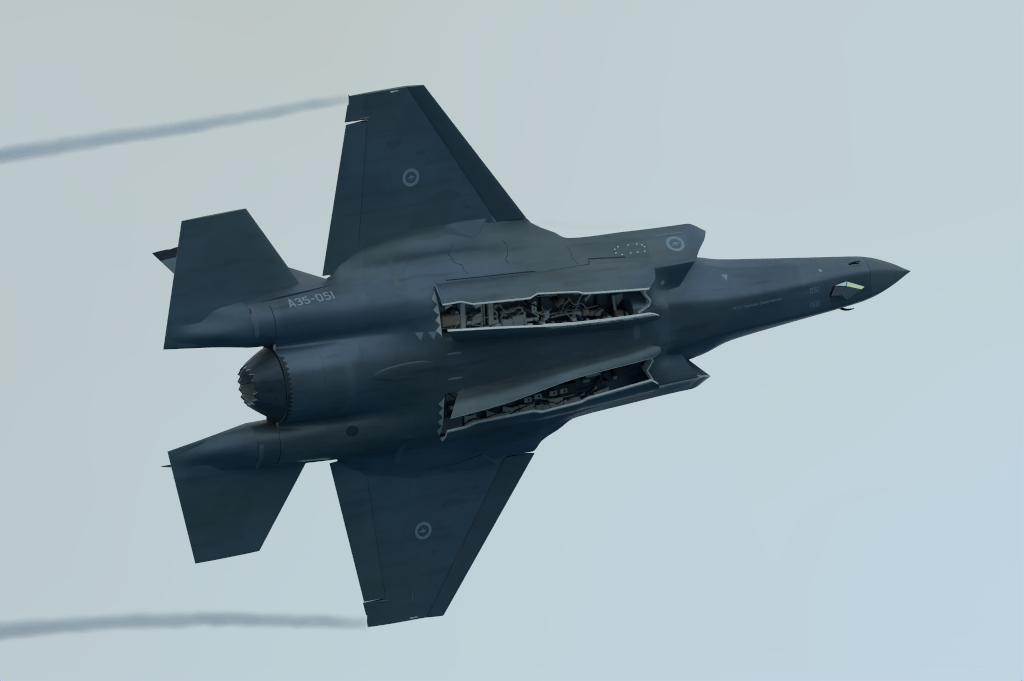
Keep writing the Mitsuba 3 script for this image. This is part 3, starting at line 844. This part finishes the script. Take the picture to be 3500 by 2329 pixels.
FAINT = [[(2.55, .02), (2.55, .30), (2.62, .36), (2.55, .44), (2.55, .62)], [(5.45, .02), (5.45, .32), (5.55, .40), (5.45, .5)], [(2.75, .27), (4.95, .33)], [(4.0, .34), (4.05, .45), (4.0, .55), (4.0, .8)],
         [(10.55, .05), (10.55, .5), (10.65, .6), (10.55, .72)], [(11.9, .05), (11.9, .7)], [(12.75, .03), (12.75, .62)], [(11.55, .9), (11.55, 1.5), (11.62, 1.6)], [(10.8, 1.0), (12.5, 1.05)]]
for l in FAINT:
    for s in (1, -1):
        sh = LineString([(-x, y) for x, y in l]).buffer(.006, cap_style="flat")
        part("seam", side(decal(sh, (0, 0, -.3), F_, UPS, BODY, size=.08, lift=.003), s), "dark_patch", FUS, smooth=False)
WSEAM = [[(9.15, 2.75), (10.95, 5.2)], [(9.0, 3.0), (11.4, 3.0)], [(9.95, 4.45), (11.2, 4.45)], [(10.6, 2.5), (10.9, 4.4)]]
for l in WSEAM:
    for s in (1, -1):
        sh = LineString([(-x, y) for x, y in l]).buffer(.005, cap_style="flat")
        part("seam", side(decal(sh, (0, 0, 0), F_, UPS, wing_ref, size=.2, lift=.003), s), "dark_patch", f"{JET}__wing" if s > 0 else f"{JET}__wing_001", smooth=False)


def along(pts, w, lift, mat, name="seam", sides=(1, -1)):
    for s in sides:
        q = np.array([(x, float(Hy(x)) + dy) for x, dy in pts])
        sh = LineString([(-x, y) for x, y in q]).buffer(w, cap_style="flat")
        part(name, side(decal(sh, (0, 0, -.3), F_, UPS, BODY, size=.06, lift=lift), s), mat, FUS, smooth=False)


along([(9.95, .02), (8.15, .02), (8.05, -.005), (6.95, .0), (6.90, .075), (6.13, .055)], .009, .004, "seam_line", "hinge_gap")
zz = [(-13.54, -.66)]
for k in range(29):
    y = -.64 + k * 1.28 / 28
    zz.append((-13.49 if k % 2 else -13.42, y))
zz.append((-13.54, .66))
part("skirt", decal(Polygon(zz), (0, 0, -.3), F_, UPS, [mid], size=.05, lift=.006), "nozzle_gap", noz, smooth=False, label="dark saw-toothed seam round the nozzle")
# engine section and boom bands
for x, w in ((13.32, .05),):
    for s in (1, -1):
        sh = Polygon([(-x - w, 1.08), (-x + w, 1.08), (-x + w, 1.6), (-x - w, 1.6)])
        part("boom_band", side(decal(sh, (.6, 0, -.2), F_, UPS, [loft([boom_ring(x_) for x_ in np.linspace(12.6, 13.96, 16)])], size=.06), s), "grey_patch", FUS, smooth=False)
for s in (1, -1):
    sh = Polygon([(-10.98, 1.60), (-10.86, 1.60), (-10.88, 2.06), (-10.96, 2.06)])
    part("boom_band", side(decal(sh, (0, 0, -.2), F_, UPS, [mid], size=.06), s), "grey_patch", FUS, smooth=False)
# keel step plates beside the inner doors, two small keel fairings
for s in (1, -1):
    n_ = 14
    g = np.array([[(x, float(Iy(x)) - .16 + k * .07, float(Iz(x)) - .028) for k in range(2)] for x in np.linspace(6.3, 8.7, n_)])
    part("step_plate", side(slab(g, .04, [0, 0, 1]), s), "skin", FUS, smooth=False)
    fair = trimesh.creation.icosphere(3)
    v = np.array(fair.vertices) * [.16, .028, .035] + [10.05, .25, -.865]
    part("keel_fairing", side((v, np.array(fair.faces)), s), "grey_patch", FUS, smooth=True)
ridge = trimesh.creation.icosphere(3)
part("highlight_bump", (np.array(ridge.vertices) * [.75, .17, .035] + [11.0, .06, -.848], np.array(ridge.faces)), "skin", FUS, smooth=True)  # low bump added to give the highlight streak under the engine

# blisters and hard point covers under the wings
for s in (1, -1):
    wk = f"{JET}__wing" if s > 0 else f"{JET}__wing_001"
    wedge = np.array([(9.66, 2.50, .20), (8.80, 2.48, .165), (8.98, 2.28, .075), (9.13, 2.17, .0), (9.72, 2.34, .135), (9.0, 2.5, .28), (9.6, 2.3, .28), (9.2, 2.2, .2)])
    wm = trimesh.convex.convex_hull(wedge)
    part("blister", side(wm, s), "wing_skin", wk, smooth=False)
    covers = ((10.66, 4.27, .17, .10), (10.09, 4.48, .11, .045), (10.11, 4.0, .11, .035), (9.66, 3.06, .34, .10), (9.22, 2.77, .09, .035)) if s > 0 else ((9.25, 2.87, .10, .05), (9.70, 3.11, .27, .08), (10.13, 4.04, .08, .03))
    for k, (x, y, a, b) in enumerate(covers):
        an = np.arange(22) * 2 * math.pi / 22
        rr = 1 + .10 * np.sin(3 * an + k) + .05 * np.sin(7 * an + 2 * k)
        blob = Polygon(np.column_stack([a * rr * np.cos(an), b * rr * np.sin(an)])).buffer(0)
        part("hardpoint_cover", side(decal(blob, (x, y, 0), F_, UPS, wing_ref, lift=.006), s), "dark_patch", wk, smooth=False)
    part("navigation_light", side(merge(box([10.58, 5.30, .255], [.12, .02, .02]), box([10.66, 5.30, .252], [.05, .035, .03])), s), "lamp_white", wk, smooth=False)
    hv = np.array(trimesh.creation.icosphere(3).vertices) * [.13, .03, .035] + [11.24, 4.86, .27]
    part("hinge_fairing", side((hv, np.array(trimesh.creation.icosphere(3).faces)), s), "wing_skin", wk, smooth=True)

# ------------------------------------------------------------------ nose sensors
hold = numbered(f"{JET}__targeting_sensor")
C0, C1 = np.array([1.09, -.03, -.36]), np.array([1.19, -.05, -.42])
Bt, Bb, At = np.array([1.52, .175, -.455]), np.array([1.57, .11, -.54]), np.array([1.80, .15, -.505])
Eb, Fb = np.array([1.70, -.04, -.56]), np.array([1.90, -.02, -.535])
Gt, Ht = np.array([1.56, -.18, -.50]), np.array([1.88, -.20, -.47])


def facet(ps, t=.01, shrink=.94):
    ps = np.array(ps); c = ps.mean(0)
    ps = c + (ps - c) * shrink
    n = np.cross(ps[1] - ps[0], ps[2] - ps[0]); n /= np.linalg.norm(n)
    if n @ (c - np.array([1.5, 0, -.3])) < 0:
        n = -n
    k = len(ps)
    v = np.vstack([ps + n * t, ps - n * .01])
    f = [(0, i, i + 1) for i in range(1, k - 1)] + [(k, k + i + 1, k + i) for i in range(1, k - 1)]
    for i in range(k):
        j = (i + 1) % k
        f += [(i, i + k, j), (j, i + k, j + k)]
    m = trimesh.Trimesh(v, np.array(f)); m.fix_normals()
    return m


part("housing", trimesh.convex.convex_hull(np.array([C0, C1, Bt, Bb, At, Eb, Fb, Gt, Ht, [1.3, 0, -.3]])), "black_metal", hold, smooth=False)
part("window", facet([Bt, C0, C1, Bb]), "window_glint_green", hold, smooth=False, label="sensor window painted with a pale green sky glint")
part("window", facet([At, Bt, Bb]), "window_glint_blue", hold, smooth=False, label="sensor window painted with a pale blue sky glint")
part("window", facet([At, Bb, Eb, Fb]), "window_purple", hold, smooth=False)
part("window", facet([Bb, C1, Gt, Eb]), "grey_patch", hold, smooth=False)
part("window", facet([Fb, Eb, Gt, Ht]), "dark_patch", hold, smooth=False)
for s in (1, -1):
    b0 = np.array([1.42, .455, -.03]) if s < 0 else np.array([1.30, .36, -.14])
    path = [b0 + [.12, -.04, .01], b0 + [.06, .015, -.015], b0 + [-.03, .065, -.03], b0 + [-.12, .08, -.032], b0 + [-.22, .075, -.03]]
    part("air_data_probe", side(tube(bend(path, 18), .040, 8, .010), s), "black_metal", f"{JET}__radome", smooth=50)
part("recess", decal(affinity.rotate(affinity.scale(Point(0, 0).buffer(1, 10), .13, .035, origin=(0, 0)).simplify(.006), -8), (1.17, .27, -.1), F_, (0, .75, .66), BODY), "dark_patch", FUS, smooth=False)

# ------------------------------------------------------------------ wing tip vapour trails
labels[JET] = {"label": "dark grey fighter jet banking with both weapon bays open, belly towards the viewer", "category": "fighter jet"}


def trail(name, path, r0, r1, dens, seed, label, tint=(.72, .87, 1.0)):
    path = bend(path, 60)
    n = len(path)
    rad = np.linspace(r0, r1, n)
    tng = np.gradient(path, axis=0); tng /= np.linalg.norm(tng, axis=1, keepdims=True)
    a = np.cross(tng, [0, 0, 1.0]); a /= np.linalg.norm(a, axis=1, keepdims=True)
    b = np.cross(tng, a)
    ang = np.arange(20) * 2 * math.pi / 20
    rings = np.array([path[i] + rad[i] * (np.cos(ang)[:, None] * a[i] + np.sin(ang)[:, None] * b[i]) for i in range(n)])
    t = loft(rings)
    lo, hi = np.array(t.vertices).min(0) - .02, np.array(t.vertices).max(0) + .02
    nx, ny, nz = 220, 56, 44
    gx, gy, gz = [lo[k] + (hi[k] - lo[k]) * (np.arange(m) + .5) / m for k, m in enumerate((nx, ny, nz))]
    Z, Y, X = np.meshgrid(gz, gy, gx, indexing="ij")
    cy, cz, rr = np.interp(X, path[:, 0], path[:, 1]), np.interp(X, path[:, 0], path[:, 2]), np.interp(X, path[:, 0], rad)
    tt = np.interp(X, path[:, 0], np.linspace(0, 1, n))
    q = np.stack([X * 1.6, Y * 3.2, Z * 3.2], -1)
    wob = meshkit.fbm(q, 3, seed) - .5
    d = np.sqrt((Y - cy + .25 * rr * wob) ** 2 + (Z - cz + .25 * rr * wob) ** 2) / rr
    rag = meshkit.fbm(np.stack([X * 4.0, Y * 7, Z * 7], -1), 3, seed + 3)
    g = np.clip(1 - (d / (.75 + .3 * (rag - .5))) ** 2, 0, 1) ** 1.3 * (.8 + .4 * rag) * np.clip(.6 + tt * 8, 0, 1)
    to = np.eye(4); to[:3, :3] = ATT @ np.diag(hi - lo); to[:3, 3] = W(lo)
    grid = mi.VolumeGrid(np.ascontiguousarray(g[..., None].astype(np.float32)))
    med = {"type": "heterogeneous", "albedo": {"type": "rgb", "value": list(tint)}, "scale": float(dens),
           "sigma_t": {"type": "gridvolume", "grid": grid, "to_world": mi.ScalarTransform4f(to.tolist()), "filter_type": "trilinear", "wrap_mode": "clamp"}}
    scene[name] = mikit.ply(trimesh.Trimesh(W(np.array(t.vertices)), np.array(t.faces), process=False), {"type": "null"}, smooth=False, interior=med)
    labels[name] = {"label": label, "category": "vapour trail", "group": "vapour trails behind the wing tips"}


trail("vapour_trail", [(11.56, 5.30, .32), (13.0, 5.29, .325), (14.55, 5.27, .33), (18.8, 5.34, .35), (26, 5.5, .42)], .13, .33, 5.2, 3, "thin bluish vapour trail streaming from the upper wing tip")
trail("vapour_trail_001", [(11.60, -5.26, .32), (13.2, -4.93, .33), (14.96, -4.61, .33), (17.4, -4.29, .34), (19.2, -4.12, .35), (26, -3.7, .5)], .17, .31, 5.2, 11, "greyish vapour trail streaming from the lower wing tip", (.78, .88, .96))

trail("vapour_wisp", [(4.95, 1.70, .33), (5.8, 1.80, .36), (6.8, 1.93, .36), (7.6, 2.2, .34)], .05, .10, .9, 5, "faint whitish wisp of vapour along the top edge of the upper air intake")
labels["vapour_wisp"].pop("group")
